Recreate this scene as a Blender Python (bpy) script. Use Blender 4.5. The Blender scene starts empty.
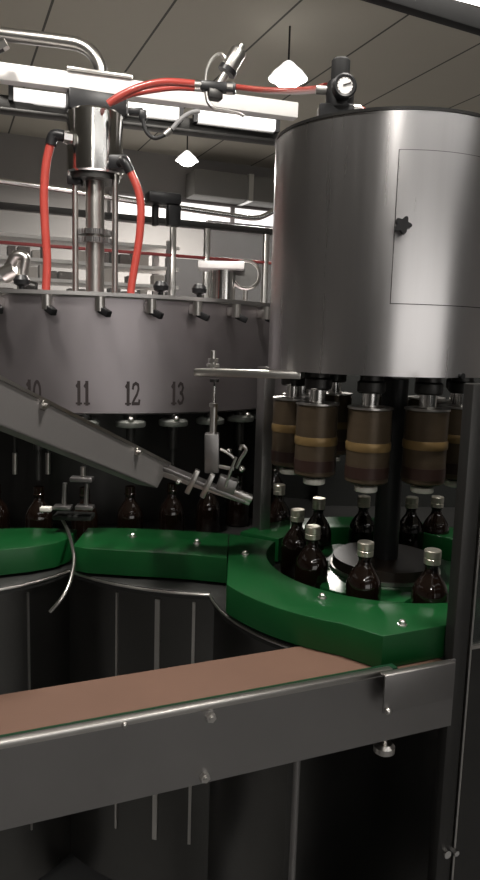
import bpy, bmesh, math, random
from mathutils import Vector, Matrix
random.seed(7)
S = bpy.context.scene
COL = S.collection
PI = math.pi
def R(d): return math.radians(d)

# ------------------------------------------------------------------ camera, world, exposure
F_PX, PITCH, ROLL, CZ = 700.0, R(8.2), R(1.7), 1.5
_fw = Vector((0, math.cos(PITCH), -math.sin(PITCH)))
_u0 = Vector((0, math.sin(PITCH), math.cos(PITCH)))
_x0 = Vector((1, 0, 0))
_rt = _x0 * math.cos(ROLL) + _u0 * math.sin(ROLL)
_up = _u0 * math.cos(ROLL) - _x0 * math.sin(ROLL)
EYE = Vector((0, 0, CZ))
cd = bpy.data.cameras.new('camera')
cd.sensor_fit = 'VERTICAL'; cd.sensor_height = 36.0; cd.lens = F_PX / 880.0 * 36.0
cd.clip_start = 0.05; cd.clip_end = 60
cam = bpy.data.objects.new('camera', cd); COL.objects.link(cam)
m3 = Matrix((_rt, _up, -_fw)).transposed()
cam.matrix_world = Matrix.Translation(EYE) @ m3.to_4x4()
S.camera = cam
w = bpy.data.worlds.new('world'); S.world = w; w.use_nodes = True
w.node_tree.nodes['Background'].inputs[0].default_value = (0.6, 0.62, 0.65, 1)
w.node_tree.nodes['Background'].inputs[1].default_value = 0.05
S.view_settings.view_transform = 'Standard'; S.view_settings.look = 'None'
S.view_settings.exposure = 0.0; S.view_settings.gamma = 1.0
LAMP_POWER = 190.0

def ray(px, py): return _fw + _rt * ((px - 240) / F_PX) + _up * ((440 - py) / F_PX)
def az(px, py, z):
    d = ray(px, py); return EYE + d * ((z - CZ) / d.z)
def ay(px, py, y):
    d = ray(px, py); return EYE + d * (y / d.y)

# ------------------------------------------------------------------ materials
MAT = {}
def mat(name, col, rough=0.5, metal=0.0, noise=0.0, nscale=8.0, stretch=(1, 1, 1), bump=0.0, trans=0.0, emit=None, coat=0.0, ior=1.45, rvar=0.0, alpha=1.0):
    m = bpy.data.materials.new(name); m.use_nodes = True
    nt = m.node_tree; b = nt.nodes['Principled BSDF']
    b.inputs['Base Color'].default_value = (*col, 1)
    b.inputs['Roughness'].default_value = rough
    b.inputs['Metallic'].default_value = metal
    b.inputs['IOR'].default_value = ior
    b.inputs['Transmission Weight'].default_value = trans
    b.inputs['Coat Weight'].default_value = coat
    b.inputs['Alpha'].default_value = alpha
    if emit:
        b.inputs['Emission Color'].default_value = (*emit[0], 1); b.inputs['Emission Strength'].default_value = emit[1]
    if noise or bump or rvar:
        tc = nt.nodes.new('ShaderNodeTexCoord'); mp = nt.nodes.new('ShaderNodeMapping')
        mp.inputs['Scale'].default_value = stretch
        nz = nt.nodes.new('ShaderNodeTexNoise'); nz.inputs['Scale'].default_value = nscale
        nz.inputs['Detail'].default_value = 5; nz.inputs['Roughness'].default_value = 0.6
        nt.links.new(tc.outputs['Object'], mp.inputs[0]); nt.links.new(mp.outputs[0], nz.inputs['Vector'])
        if noise:
            mx = nt.nodes.new('ShaderNodeMix'); mx.data_type = 'RGBA'
            a = [max(0, c * (1 - noise)) for c in col]; c2 = [min(1, c * (1 + noise)) for c in col]
            mx.inputs[6].default_value = (*a, 1); mx.inputs[7].default_value = (*c2, 1)
            nt.links.new(nz.outputs['Fac'], mx.inputs[0]); nt.links.new(mx.outputs[2], b.inputs['Base Color'])
        if rvar:
            mr = nt.nodes.new('ShaderNodeMapRange')
            mr.inputs['To Min'].default_value = max(0.03, rough - rvar); mr.inputs['To Max'].default_value = rough + rvar
            nt.links.new(nz.outputs['Fac'], mr.inputs['Value']); nt.links.new(mr.outputs[0], b.inputs['Roughness'])
        if bump:
            bp = nt.nodes.new('ShaderNodeBump'); bp.inputs['Strength'].default_value = bump; bp.inputs['Distance'].default_value = 0.002
            nt.links.new(nz.outputs['Fac'], bp.inputs['Height']); nt.links.new(bp.outputs[0], b.inputs['Normal'])
    MAT[name] = m
    return m
mat('brushed_steel', (0.62, 0.605, 0.605), 0.28, 1.0, noise=0.05, nscale=3, stretch=(18, 18, 0.6), rvar=0.025)
mat('bowl_steel', (0.41, 0.375, 0.388), 0.42, 1.0, noise=0.10, nscale=2, stretch=(4, 4, 1), rvar=0.05)
mat('panel_steel', (0.30, 0.29, 0.285), 0.40, 1.0, noise=0.12, nscale=5, rvar=0.06)
mat('chute_steel', (0.30, 0.285, 0.28), 0.55, 0.7, noise=0.1, nscale=4)
mat('table_steel', (0.07, 0.07, 0.068), 0.4, 0.8, noise=0.15, nscale=8)
mat('skirt_steel', (0.12, 0.118, 0.113), 0.30, 1.0, noise=0.2, nscale=3, rvar=0.08)
mat('chrome', (0.78, 0.77, 0.75), 0.14, 1.0, noise=0.03)
mat('satin_steel', (0.62, 0.60, 0.57), 0.30, 1.0, noise=0.08, nscale=20)
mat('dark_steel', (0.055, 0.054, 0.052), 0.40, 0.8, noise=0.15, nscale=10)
mat('white_enamel_and_glare', (0.94, 0.92, 0.90), 0.35, 0.0, noise=0.03, nscale=4)
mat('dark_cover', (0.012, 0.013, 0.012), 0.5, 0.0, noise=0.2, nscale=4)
mat('black_plastic', (0.012, 0.012, 0.013), 0.38, noise=0.2, nscale=30)
mat('black_rubber', (0.02, 0.02, 0.02), 0.6, noise=0.2, nscale=30)
mat('ink', (0.03, 0.022, 0.022), 0.6, noise=0.2, nscale=60)
mat('red_hose', (0.44, 0.065, 0.05), 0.28, noise=0.12, nscale=12, coat=0.3)
mat('green_plastic', (0.003, 0.048, 0.011), 0.33, noise=0.14, nscale=14, bump=0.05, rvar=0.05)
mat('green_strip', (0.003, 0.028, 0.011), 0.4, noise=0.15, nscale=20)
mat('brown_glass', (0.006, 0.003, 0.002), 0.06, noise=0.1, nscale=6, coat=0.5, ior=1.5)
mat('clear_glass', (0.75, 0.80, 0.78), 0.05, trans=0.9, noise=0.02, ior=1.4)
mat('cap_metal', (0.74, 0.70, 0.60), 0.28, 0.9, noise=0.06, nscale=40)
mat('belt_brown', (0.115, 0.064, 0.044), 0.5, noise=0.12, nscale=9, bump=0.06)
mat('hub_brown', (0.022, 0.015, 0.011), 0.35, noise=0.2, nscale=10)
mat('brass_sleeve', (0.085, 0.062, 0.040), 0.32, 0.35, noise=0.2, nscale=14, stretch=(1, 1, 4))
mat('amber_ring', (0.22, 0.145, 0.06), 0.3, 0.3, noise=0.1, nscale=14)
mat('dark_sleeve', (0.04, 0.022, 0.018), 0.3, 0.2, noise=0.2, nscale=12)
mat('pale_plastic', (0.72, 0.70, 0.64), 0.4, noise=0.05, nscale=20)
mat('grey_valve', (0.26, 0.27, 0.25), 0.35, 0.6, noise=0.1, nscale=20)
mat('smoked_pane', (0.03, 0.034, 0.032), 0.10, alpha=0.75, noise=0.05)
mat('guard_pane', (0.70, 0.76, 0.75), 0.05, trans=0.0, alpha=0.05, noise=0.02)
mat('wall_paint', (0.33, 0.315, 0.305), 0.8, noise=0.05, nscale=2)
mat('floor_concrete', (0.11, 0.11, 0.11), 0.35, noise=0.2, nscale=3, rvar=0.1)
mat('duct_grey', (0.20, 0.195, 0.185), 0.6, noise=0.08, nscale=4)
mat('front_paint', (0.17, 0.165, 0.16), 0.7, noise=0.06, nscale=3)
mat('partition_grey', (0.075, 0.07, 0.07), 0.6, noise=0.08, nscale=4)
mat('carton', (0.55, 0.50, 0.46), 0.75, noise=0.1, nscale=8)
mat('carton_dark', (0.16, 0.13, 0.12), 0.75, noise=0.15, nscale=8)
mat('shelf_red', (0.35, 0.06, 0.06), 0.5, noise=0.1, nscale=8)
mat('shelf_white', (0.72, 0.69, 0.67), 0.5, noise=0.05, nscale=8)
mat('shelf_grey', (0.22, 0.20, 0.20), 0.5, noise=0.1, nscale=8)
mat('bulb', (1, 1, 1), 0.4, emit=((1.0, 0.97, 0.92), 14.0), noise=0.01)
mat('tube_light', (1, 1, 1), 0.4, emit=((1.0, 0.98, 0.95), 6.0), noise=0.01)
mat('window_glow', (1, 1, 1), 0.4, emit=((1.0, 0.97, 0.94), 1.1), noise=0.01)
mat('beam_light', (1, 1, 1), 0.4, emit=((1.0, 0.96, 0.93), 1.0), noise=0.01)
mat('frosted_shade', (0.9, 0.9, 0.88), 0.4, emit=((1.0, 0.97, 0.93), 1.3), noise=0.01)
mat('lamp_metal', (0.70, 0.70, 0.68), 0.3, 0.8, noise=0.05)
mat('steam_grey', (0.3, 0.3, 0.3), 0.5, noise=0.1)

def ceiling_mat():
    m = mat('ceiling_panels', (0.52, 0.49, 0.42), 0.75, noise=0.05, nscale=1.2)
    nt = m.node_tree; b = nt.nodes['Principled BSDF']
    src = b.inputs['Base Color'].links[0].from_socket
    tc = nt.nodes.new('ShaderNodeTexCoord'); sx = nt.nodes.new('ShaderNodeSeparateXYZ')
    nt.links.new(tc.outputs['Object'], sx.inputs[0])
    md = nt.nodes.new('ShaderNodeMath'); md.operation = 'PINGPONG'; md.inputs[1].default_value = 0.42
    nt.links.new(sx.outputs['X'], md.inputs[0])
    lt = nt.nodes.new('ShaderNodeMath'); lt.operation = 'LESS_THAN'; lt.inputs[1].default_value = 0.010
    nt.links.new(md.outputs[0], lt.inputs[0])
    mx = nt.nodes.new('ShaderNodeMix'); mx.data_type = 'RGBA'
    mx.inputs[7].default_value = (0.10, 0.095, 0.085, 1)
    nt.links.new(lt.outputs[0], mx.inputs[0]); nt.links.new(src, mx.inputs[6])
    nt.links.new(mx.outputs[2], b.inputs['Base Color'])
    return m
ceiling_mat()

# ------------------------------------------------------------------ mesh helpers
class MB:
    def __init__(s): s.v = []; s.f = []
    def add(s, vs, fs):
        n = len(s.v); s.v += [Vector(v) for v in vs]; s.f += [tuple(i + n for i in f) for f in fs]; return s
    def bm(s, bm):
        bm.verts.index_update()
        s.add([v.co.copy() for v in bm.verts], [[v.index for v in f.verts] for f in bm.faces]); bm.free(); return s
    def box(s, c, d, rz=0.0, bev=0.0, mtx=None):
        bm = bmesh.new(); bmesh.ops.create_cube(bm, size=1)
        bmesh.ops.scale(bm, vec=d, verts=bm.verts)
        if bev: bmesh.ops.bevel(bm, geom=bm.edges[:], offset=bev, segments=2, affect='EDGES', profile=0.5)
        M = mtx if mtx else Matrix.Rotation(rz, 4, 'Z')
        for v in bm.verts: v.co = M @ v.co + Vector(c)
        return s.bm(bm)
    def bar(s, a, b, wd, ht, bev=0.0, up=(0, 0, 1)):
        a, b = Vector(a), Vector(b); x = (b - a); L = x.length; x.normalize()
        y = Vector(up).cross(x); y.normalize(); z = x.cross(y)
        M = Matrix((x, y, z)).transposed().to_4x4()
        return s.box((a + b) / 2, (L, wd, ht), bev=bev, mtx=M)
    def cyl(s, a, b, r, r2=None, n=24):
        a, b = Vector(a), Vector(b); r2 = r if r2 is None else r2
        z = (b - a).normalized(); x = z.orthogonal().normalized(); y = z.cross(x)
        vs = []
        for p, q in ((a, r), (b, r2)):
            for i in range(n):
                t = 2 * PI * i / n; vs.append(p + (x * math.cos(t) + y * math.sin(t)) * q)
        fs = [(i, (i + 1) % n, n + (i + 1) % n, n + i) for i in range(n)]
        fs += [tuple(range(n - 1, -1, -1)), tuple(range(n, 2 * n))]
        return s.add(vs, fs)
    def lathe(s, prof, c=(0, 0, 0), n=32, axis=(0, 0, 1), closed=False):
        z = Vector(axis).normalized()
        x = Vector((1, 0, 0)) if abs(z.z) > 0.99 else z.orthogonal().normalized()
        y = z.cross(x); c = Vector(c); vs = []; k = len(prof)
        for r, h in prof:
            for i in range(n):
                t = 2 * PI * i / n; vs.append(c + z * h + (x * math.cos(t) + y * math.sin(t)) * r)
        fs = []
        for j in range(k - 1 if not closed else k):
            j2 = (j + 1) % k
            for i in range(n): fs.append((j * n + i, j * n + (i + 1) % n, j2 * n + (i + 1) % n, j2 * n + i))
        if not closed:
            if prof[0][0] > 1e-6: fs.append(tuple(range(n - 1, -1, -1)))
            if prof[-1][0] > 1e-6: fs.append(tuple(range((k - 1) * n, k * n)))
        return s.add(vs, fs)
    def tube(s, pts, r, n=12, smooth=6):
        pts = [Vector(p) for p in pts]
        if smooth and len(pts) > 2:
            out = []
            for i in range(len(pts) - 1):
                p0, p1, p2, p3 = pts[max(i - 1, 0)], pts[i], pts[i + 1], pts[min(i + 2, len(pts) - 1)]
                for k in range(smooth):
                    t = k / smooth
                    out.append(0.5 * ((2 * p1) + (p2 - p0) * t + (2 * p0 - 5 * p1 + 4 * p2 - p3) * t * t + (3 * p1 - p0 - 3 * p2 + p3) * t ** 3))
            out.append(pts[-1]); pts = out
        vs = []; ref = None
        for i, p in enumerate(pts):
            d = (pts[min(i + 1, len(pts) - 1)] - pts[max(i - 1, 0)]).normalized()
            if ref is None: ref = d.orthogonal().normalized()
            ref = (ref - d * ref.dot(d)).normalized(); y = d.cross(ref)
            for k in range(n):
                t = 2 * PI * k / n; vs.append(p + (ref * math.cos(t) + y * math.sin(t)) * r)
        m = len(pts)
        fs = [(j * n + k, j * n + (k + 1) % n, (j + 1) * n + (k + 1) % n, (j + 1) * n + k) for j in range(m - 1) for k in range(n)]
        fs += [tuple(range(n - 1, -1, -1)), tuple(range((m - 1) * n, m * n))]
        return s.add(vs, fs)
    def prism(s, outline, z0, z1, bev=0.0):
        bm = bmesh.new()
        vs = [bm.verts.new((p[0], p[1], z0)) for p in outline]
        f = bm.faces.new(vs)
        if f.normal.z == 0: f.normal_update()
        r = bmesh.ops.extrude_face_region(bm, geom=[f])
        for g in r['geom']:
            if isinstance(g, bmesh.types.BMVert): g.co.z = z1
        bmesh.ops.recalc_face_normals(bm, faces=bm.faces[:])
        if bev:
            es = [e for e in bm.edges if abs(e.verts[0].co.z - z1) < 1e-6 and abs(e.verts[1].co.z - z1) < 1e-6]
            bmesh.ops.bevel(bm, geom=es, offset=bev, segments=2, affect='EDGES', profile=0.5)
        return s.bm(bm)
    def sphere(s, c, r, n=16, sc=(1, 1, 1)):
        bm = bmesh.new(); bmesh.ops.create_uvsphere(bm, u_segments=n, v_segments=n // 2, radius=r)
        for v in bm.verts: v.co = Vector((v.co.x * sc[0], v.co.y * sc[1], v.co.z * sc[2])) + Vector(c)
        return s.bm(bm)
    def build(s, name, material, parent=None, world=True, label=None):
        inv = Matrix.Identity(4)
        if parent is not None and world: inv = frame(parent).inverted()
        elif parent is None:
            lo = [min(v[i] for v in s.v) for i in range(3)]; hi = [max(v[i] for v in s.v) for i in range(3)]
            org = Vector(((lo[0] + hi[0]) / 2, (lo[1] + hi[1]) / 2, lo[2])); inv = Matrix.Translation(-org)
        me = bpy.data.meshes.new(name)
        me.from_pydata([inv @ v for v in s.v], [], s.f)
        bm = bmesh.new(); bm.from_mesh(me)
        bmesh.ops.recalc_face_normals(bm, faces=bm.faces[:])
        bm.to_mesh(me); bm.free()
        me.polygons.foreach_set('use_smooth', [True] * len(me.polygons))
        me.set_sharp_from_angle(angle=R(32))
        me.materials.append(MAT[material]); me.update()
        o = bpy.data.objects.new(name, me); COL.objects.link(o)
        if parent is not None: o.parent = parent
        else: o.location = org
        if label: o['label'] = label
        return o
def frame(o):
    while o.parent is not None: o = o.parent
    return Matrix.Translation(o.location) @ Matrix.Rotation(o.rotation_euler.z, 4, 'Z')
def thing(name, label, cat, loc=(0, 0, 0), rz=0.0, group=None):
    o = bpy.data.objects.new(name, None); COL.objects.link(o)
    o.empty_display_size = 0.05; o.location = loc; o.rotation_euler = (0, 0, rz)
    o['label'] = label; o['category'] = cat
    if group: o['group'] = group
    return o
def tag(o, label, cat, group=None):
    o['label'] = label; o['category'] = cat
    if group: o['group'] = group
    return o
def struct(o): o['kind'] = 'structure'; return o
KIDS = {}
def dup(root, loc, rz, label, group=None):
    c = root.copy(); COL.objects.link(c); c.location = loc; c.rotation_euler = (0, 0, rz); c['label'] = label
    if group: c['group'] = group
    for ch in [o for o in COL.objects if o.parent == root]:
        k = ch.copy(); COL.objects.link(k); k.parent = c
        for g in [o for o in COL.objects if o.parent == ch]:
            q = g.copy(); COL.objects.link(q); q.parent = k
    return c
def circ(c, r, a0, a1, n):
    return [(c[0] + r * math.cos(R(a0 + (a1 - a0) * i / n)), c[1] + r * math.sin(R(a0 + (a1 - a0) * i / n))) for i in range(n + 1)]

AX = R(23)                                   # the line's own direction across the hall
E1 = Vector((math.cos(AX), math.sin(AX), 0)); E2 = Vector((-math.sin(AX), math.cos(AX), 0))

# ------------------------------------------------------------------ hall
def hall_box(name, material, a0, a1, b0, b1, z0, z1):
    m = MB(); m.box(((a0 + a1) / 2, (b0 + b1) / 2, (z0 + z1) / 2), (a1 - a0, b1 - b0, z1 - z0))
    o = m.build(name, material, None); o.location = Matrix.Rotation(AX, 3, 'Z') @ o.location
    o.rotation_euler.z = AX
    return struct(o)
HC = 4.0
hall_box('floor', 'floor_concrete', -8, 8, -5, 9.8, -0.1, 0)
hall_box('ceiling', 'ceiling_panels', -8, 8, -5, 9.8, HC, HC + 0.1)
hall_box('wall_back', 'wall_paint', -8, 8, 9.8, 9.9, 0, HC)
hall_box('wall_front', 'front_paint', -8, 8, -5.1, -5, 0, HC)
hall_box('wall_left', 'wall_paint', -8.1, -8, -5, 9.8, 0, HC)
hall_box('wall_right', 'wall_paint', 8, 8.1, -5, 9.8, 0, HC)

def pendant(loc, label, group='dome lamps under the ceiling', power=LAMP_POWER, k=1.0):
    t = thing('pendant_lamp', label, 'ceiling lamp', loc, 0, group)
    MB().lathe([(a * k, b * k * 0.85) for a, b in ((0.02, 0.16), (0.045, 0.14), (0.07, 0.11), (0.12, 0.06), (0.16, 0.0), (0.155, 0.0), (0.115, 0.055), (0.06, 0.105), (0.015, 0.11))], n=32).build('lamp_shade', 'frosted_shade', t, world=False)
    MB().sphere((0, 0, 0.0), 0.115 * k, n=24, sc=(1, 1, 0.6)).build('bulb', 'bulb', t, world=False)
    MB().cyl((0, 0, 0.13 * k), (0, 0, HC - loc[2]), 0.008, n=8).build('cord', 'black_rubber', t, world=False)
    ld = bpy.data.lights.new('lamp_light', 'AREA'); ld.shape = 'DISK'; ld.size = 0.30; ld.energy = power
    ld.color = (1.0, 0.95, 0.89)
    lo = bpy.data.objects.new('lamp_light', ld); COL.objects.link(lo); lo.parent = t; lo.location = (0, 0, -0.13)
    return t
pendant(az(288, 79, 3.6), 'brighter glowing dome lamp hanging just left of the black pressure regulator')
pendant(az(187, 161, 3.55), 'smaller glowing dome lamp hanging beyond the steel overhead beams', k=0.85)
for k, (x, y, pw) in enumerate(((-0.8, 1.15, 0.29), (0.65, 1.15, 0.30), (-0.2, -2.6, 0.15))):  # unseen lamps added overhead to light beam, drum and belt
    pendant(Vector((x, y, 3.55)), 'unseen dome lamp added overhead to light the machine', power=LAMP_POWER * pw)

def troffer(c, L, label):
    t = thing('strip_light', label, 'ceiling lamp', c, AX, None)
    MB().box((0, 0, 0.03), (L, 0.30, 0.06), bev=0.005).build('housing', 'lamp_metal', t, world=False)
    MB().box((0, 0, -0.008), (L - 0.06, 0.24, 0.016), bev=0.004).build('diffuser', 'tube_light', t, world=False)
    return t
troffer(az(492, -3, HC - 0.06), 1.3, 'bright strip light on the ceiling above the dark overhead bar')

troffer(E1 * 2.0 + E2 * -2.6 + Vector((0, 0, HC - 0.06)), 7.0, 'unseen long strip light added behind the viewer to brighten the drum')  # unseen strip added so the drum top and beam reflect brightness
troffer(E1 * 2.0 + E2 * -4.3 + Vector((0, 0, HC - 0.06)), 7.0, 'unseen long strip light added farthest behind the viewer to brighten the drum')  # second unseen strip, added for the same reflections
# ------------------------------------------------------------------ hall background
def hb(px, py, b):                            # where a view ray meets a wall line at distance b along the hall
    d = ray(px, py); t = (b - EYE.dot(E2)) / d.dot(E2); return EYE + d * t
def ha(px, py, b): return hb(px, py, b).dot(E1)
def hp(a, b, z): return E1 * a + E2 * b + Vector((0, 0, z))
WA, WB, WZ = ha(112, 215, 9.77), ha(300, 215, 9.77), hb(180, 224, 9.77).z
wb = thing('window', 'long bright high window strip in the far wall', 'window', hp((WA + WB) / 2, 9.77, WZ), AX)
wb.name = 'window_1'; wb['kind'] = 'structure'
MB().box((0, 0, 0.16), (WB - WA, 0.03, 0.30)).build('window_pane', 'window_glow', wb, world=False)
mm = MB()
for z in (0.0, 0.32): mm.box((0, -0.02, z), (WB - WA + 0.1, 0.06, 0.05))
for x in ((WA - WB) / 2, (WA - WB) / 5, (WB - WA) / 9, (WB - WA) / 2): mm.box((x, -0.02, 0.16), (0.06, 0.06, 0.34))
mm.build('window_frame', 'shelf_grey', wb, world=False)
DA, DB, DZL, DZH = ha(190, 185, 9.5), ha(330, 185, 9.5), hb(225, 199, 9.4).z, hb(225, 174, 9.4).z
duct = thing('ventilation_duct', 'grey boxy duct high on the far wall, left of the drum', 'duct', hp((DA + DB) / 2, 9.5, DZL), AX)
MB().box((0, 0, (DZH - DZL) / 2), (DB - DA, 0.4, DZH - DZL), bev=0.01).build('duct_body', 'duct_grey', duct, world=False)
for x in (ha(245, 185, 9.5) - (DA + DB) / 2, 0.3): MB().box((x, -0.01, (DZH - DZL) / 2), (0.07, 0.44, DZH - DZL + 0.03)).build('joint_flange', 'lamp_metal', duct, world=False)
w2 = thing('window', 'wide glowing window added unseen behind the viewer for the drum reflection', 'window', hp(1.4, -4.97, 0.95), AX)
w2.name = 'added_window'; w2['kind'] = 'structure'
MB().box((0, 0, 0.75), (5.8, 0.03, 1.5)).build('window_pane', 'window_glow', w2, world=False)  # unseen glowing pane added to give the drum its lower bright patch
for x in (-2.9, -0.97, 0.97, 2.9): MB().box((x, 0.02, 0.75), (0.07, 0.06, 1.56)).build('window_frame', 'shelf_grey', w2, world=False)

# shelving with goods seen between the hoses
RA = ha(166, 265, 5.6) - 0.38
rk = thing('storage_rack', 'long pale storage rack of close shelves behind the filling machine', 'shelf', hp(RA, 5.6, 0.0), AX)
for x in (-2.6, -1.0, 0.35):
    for y in (-0.2, 0.2):
        MB().box((x, y, 1.12), (0.05, 0.04, 2.24)).build('upright', 'shelf_grey', rk, world=False)
SH = (0.6, 1.2, 1.62, 1.76, 1.90, 2.04, 2.20)
for z in SH:
    MB().box((-1.1, 0, z - 0.012), (3.05, 0.42, 0.024)).build('shelf_board', 'shelf_white', rk, world=False)
for z, nm in ((1.62, 'third'), (1.76, 'second'), (1.90, 'upper'), (2.04, 'top')):
    pos = -2.5
    while pos < 0.25:
        wd = random.choice((0.07, 0.10, 0.14)); ht = random.choice((0.06, 0.08, 0.10)); kind = random.random()
        if kind < 0.75:
            dark = random.random() < 0.6
            p = hp(RA + pos + wd / 2, 5.5, z)
            m = MB().box((p.x, p.y, p.z + ht / 2), (wd - 0.015, 0.12, ht), rz=AX, bev=0.004)
            tag(m.build('carton', 'carton_dark' if dark else 'carton'), 'small %s carton on the %s visible shelf of the pale rack' % ('dark brown' if dark else 'tan', nm), 'box', '%s cartons on the %s rack shelf' % ('dark' if dark else 'tan', nm))
        pos += wd

def partition(px0, px1, py, b, name):
    a0, a1, z = ha(px0, py, b), ha(px1, py, b), hb((px0 + px1) / 2, py, b).z
    hall_box(name, 'partition_grey', a0, a1, b, b + 0.08, 0, z)
partition(208, 330, 226, 7.6, 'wall_partition')
partition(167, 207.5, 259, 7.6, 'wall_partition_low')

# far side guard frame of the machine
gf = thing('guard_frame', 'steel guard frame with clear panes behind the filling bowl', 'frame', hp(0.45, 3.55, 0), AX)
GZ = 2.08
xs = [-2.6] + [ha(px, 240, 3.55) - 0.45 for px in (-70, 173, 207, 266)] + [1.6]
for x in xs:
    MB().box((x, 0, GZ / 2), (0.028, 0.03, GZ), bev=0.003).build('post', 'satin_steel', gf, world=False)
MB().box((-0.5, 0, GZ), (4.2, 0.045, 0.03), bev=0.003).build('top_rail', 'dark_steel', gf, world=False)
MB().box((-0.5, 0, GZ - 0.165), (4.2, 0.03, 0.014), bev=0.002).build('cross_rail', 'shelf_red', gf, world=False)
for a, b in zip(xs[:-1], xs[1:]):
    MB().box(((a + b) / 2, 0, 1.5), (b - a - 0.03, 0.006, 1.1)).build('pane', 'guard_pane', gf, world=False)
hr = MB().tube([hb(*p, 3.5) for p in ((-60, 171), (0, 181), (70, 191), (145, 203), (180, 208), (235, 216), (255, 218), (266, 215), (282, 206))], 0.014).build('conduit_pipe', 'chrome')
tag(hr, 'thin bright pipe running above the rear guard frame', 'pipe')
mb = ay(163, 206, 3.2)
mt = thing('motor_bracket', 'black clamp block on top of the rear guard frame', 'bracket', mb)
MB().box((mb.x, mb.y, mb.z + 0.03), (0.15, 0.08, 0.05), rz=AX, bev=0.012).build('clamp_body', 'black_plastic', mt)
MB().box((mb.x + 0.045, mb.y + 0.01, mb.z - 0.04), (0.06, 0.05, 0.09), rz=AX, bev=0.008).build('clamp_leg', 'black_plastic', mt)
MB().box((mb.x - 0.035, mb.y + 0.01, mb.z - 0.04), (0.025, 0.04, 0.09), rz=AX, bev=0.006).build('clamp_leg', 'black_plastic', mt)
wp = ay(187, 232, 3.5)
# steel tank with white top, round mirror
tk = ay(222, 302, 3.0)
t = thing('metering_tank', 'small steel tank with white flat lid behind the bowl', 'tank', tk)
MB().cyl(tk, tk + Vector((0, 0, 0.13)), 0.055, n=28).build('tank_body', 'chrome', t)
MB().box(tk + Vector((-0.005, 0, 0.145)), (0.19, 0.16, 0.03), bev=0.006).build('lid', 'white_enamel_and_glare', t)
mr = ay(246, 275, 3.0)
t = thing('inspection_mirror', 'round steel rimmed sight glass beside the capping drum', 'mirror', mr)
MB().lathe([(0.0, 0.004), (0.052, 0.004), (0.058, 0.010), (0.064, 0.006), (0.064, -0.012), (0.0, -0.012)], c=mr, axis=(0, -1, 0.1), n=36).build('rim', 'satin_steel', t)
MB().lathe([(0.0, 0.006), (0.050, 0.006), (0.050, 0.003), (0.0, 0.003)], c=mr, axis=(0, -1, 0.1), n=36).build('glass', 'skirt_steel', t)
MB().cyl(mr + Vector((0, 0, -0.06)), mr + Vector((0, 0, -0.20)), 0.010, n=12).build('stem', 'satin_steel', t)

vc = ay(20, 296, 2.75)
t = thing('inlet_fitting', 'pale steel elbow fitting cluster on the bowl at the left edge', 'fitting', vc)
P_ = lambda x, y: ay(x, y, 2.75)
MB().tube([P_(22, 300), P_(23, 272), P_(25, 258), P_(16, 256), P_(10, 266)], 0.020, n=14).build('elbow_pipe', 'satin_steel', t)
MB().cyl(P_(4, 276), P_(16, 270), 0.034, n=20).build('union_nut', 'satin_steel', t)
MB().cyl(P_(23, 285), P_(36, 288), 0.022, n=18).build('side_port', 'dark_steel', t)
MB().cyl(P_(22, 301), P_(22, 294), 0.040, n=20).build('flange', 'satin_steel', t)

# ------------------------------------------------------------------ machine base
BASE_Z = 0.92
CAPC = (0.355, 1.62); MIDC = (-0.06, 2.09); LEFC = (-0.72, 1.82)
def ccross(c1, r1, c2, r2, lower=True):
    c1, c2 = Vector((*c1, 0)), Vector((*c2, 0)); d = c2 - c1; L = d.length
    a = (r1 * r1 - r2 * r2 + L * L) / (2 * L); h = math.sqrt(max(0, r1 * r1 - a * a)); d.normalize()
    p = c1 + d * a; q = Vector((-d.y, d.x, 0)) * h
    s = [p + q, p - q]; s.sort(key=lambda v: v.y); return s[0] if lower else s[1]
RL, RM, RC = 0.332, 0.542, 0.42
CONV = Vector((-0.314, 0.881, 0)); CA = R(23.2)
def clocal(p):
    d = Vector((p[0], p[1], 0)) - CONV; return d.x * math.cos(CA) + d.y * math.sin(CA), -d.x * math.sin(CA) + d.y * math.cos(CA)
def cworld(x, y): return (CONV.x + x * math.cos(CA) - y * math.sin(CA), CONV.y + x * math.sin(CA) + y * math.cos(CA))
def ang(c, p): return math.degrees(math.atan2(p[1] - c[1], p[0] - c[0]))
def base_outline(inset):
    rl, rm, rc = RL - inset, RM - inset, RC - inset
    a = ccross(LEFC, rl, MIDC, rm); b = ccross(MIDC, rm, CAPC, rc)
    o = [(-1.30, 1.80 + inset)]
    o += circ(LEFC, rl, -175, ang(LEFC, a), 18)
    a0, a1 = ang(MIDC, a), ang(MIDC, b)
    a0 = a0 if a0 < 0 else a0 - 360
    o += circ(MIDC, rm, a0, a1, 20)[1:]
    b0 = ang(CAPC, b); b0 = b0 - 360 if b0 > 0 else b0
    for p in circ(CAPC, rc, b0, -20, 40)[1:]:
        if clocal(p)[1] > 0.185 + inset: o.append(p)
    o += [(0.85, 1.75), (0.85, 3.30), (-0.9, 3.25), (-1.30, 3.0)]
    return o
base = thing('machine_base', 'dark steel cabinet base with scalloped table rim under the filling machine', 'machine base', (-0.2, 2.2, 0))
MB().prism(base_outline(0.0), BASE_Z - 0.018, BASE_Z, bev=0.003).build('table_rim', 'table_steel', base)
MB().tube([Vector((x, y, BASE_Z - 0.006)) for x, y in base_outline(0.0)[1:-4]], 0.0035, n=8, smooth=0).build('rim_edge', 'satin_steel', base)
MB().prism(base_outline(0.012), 0.12, BASE_Z - 0.018).build('skirt', 'skirt_steel', base)
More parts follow.
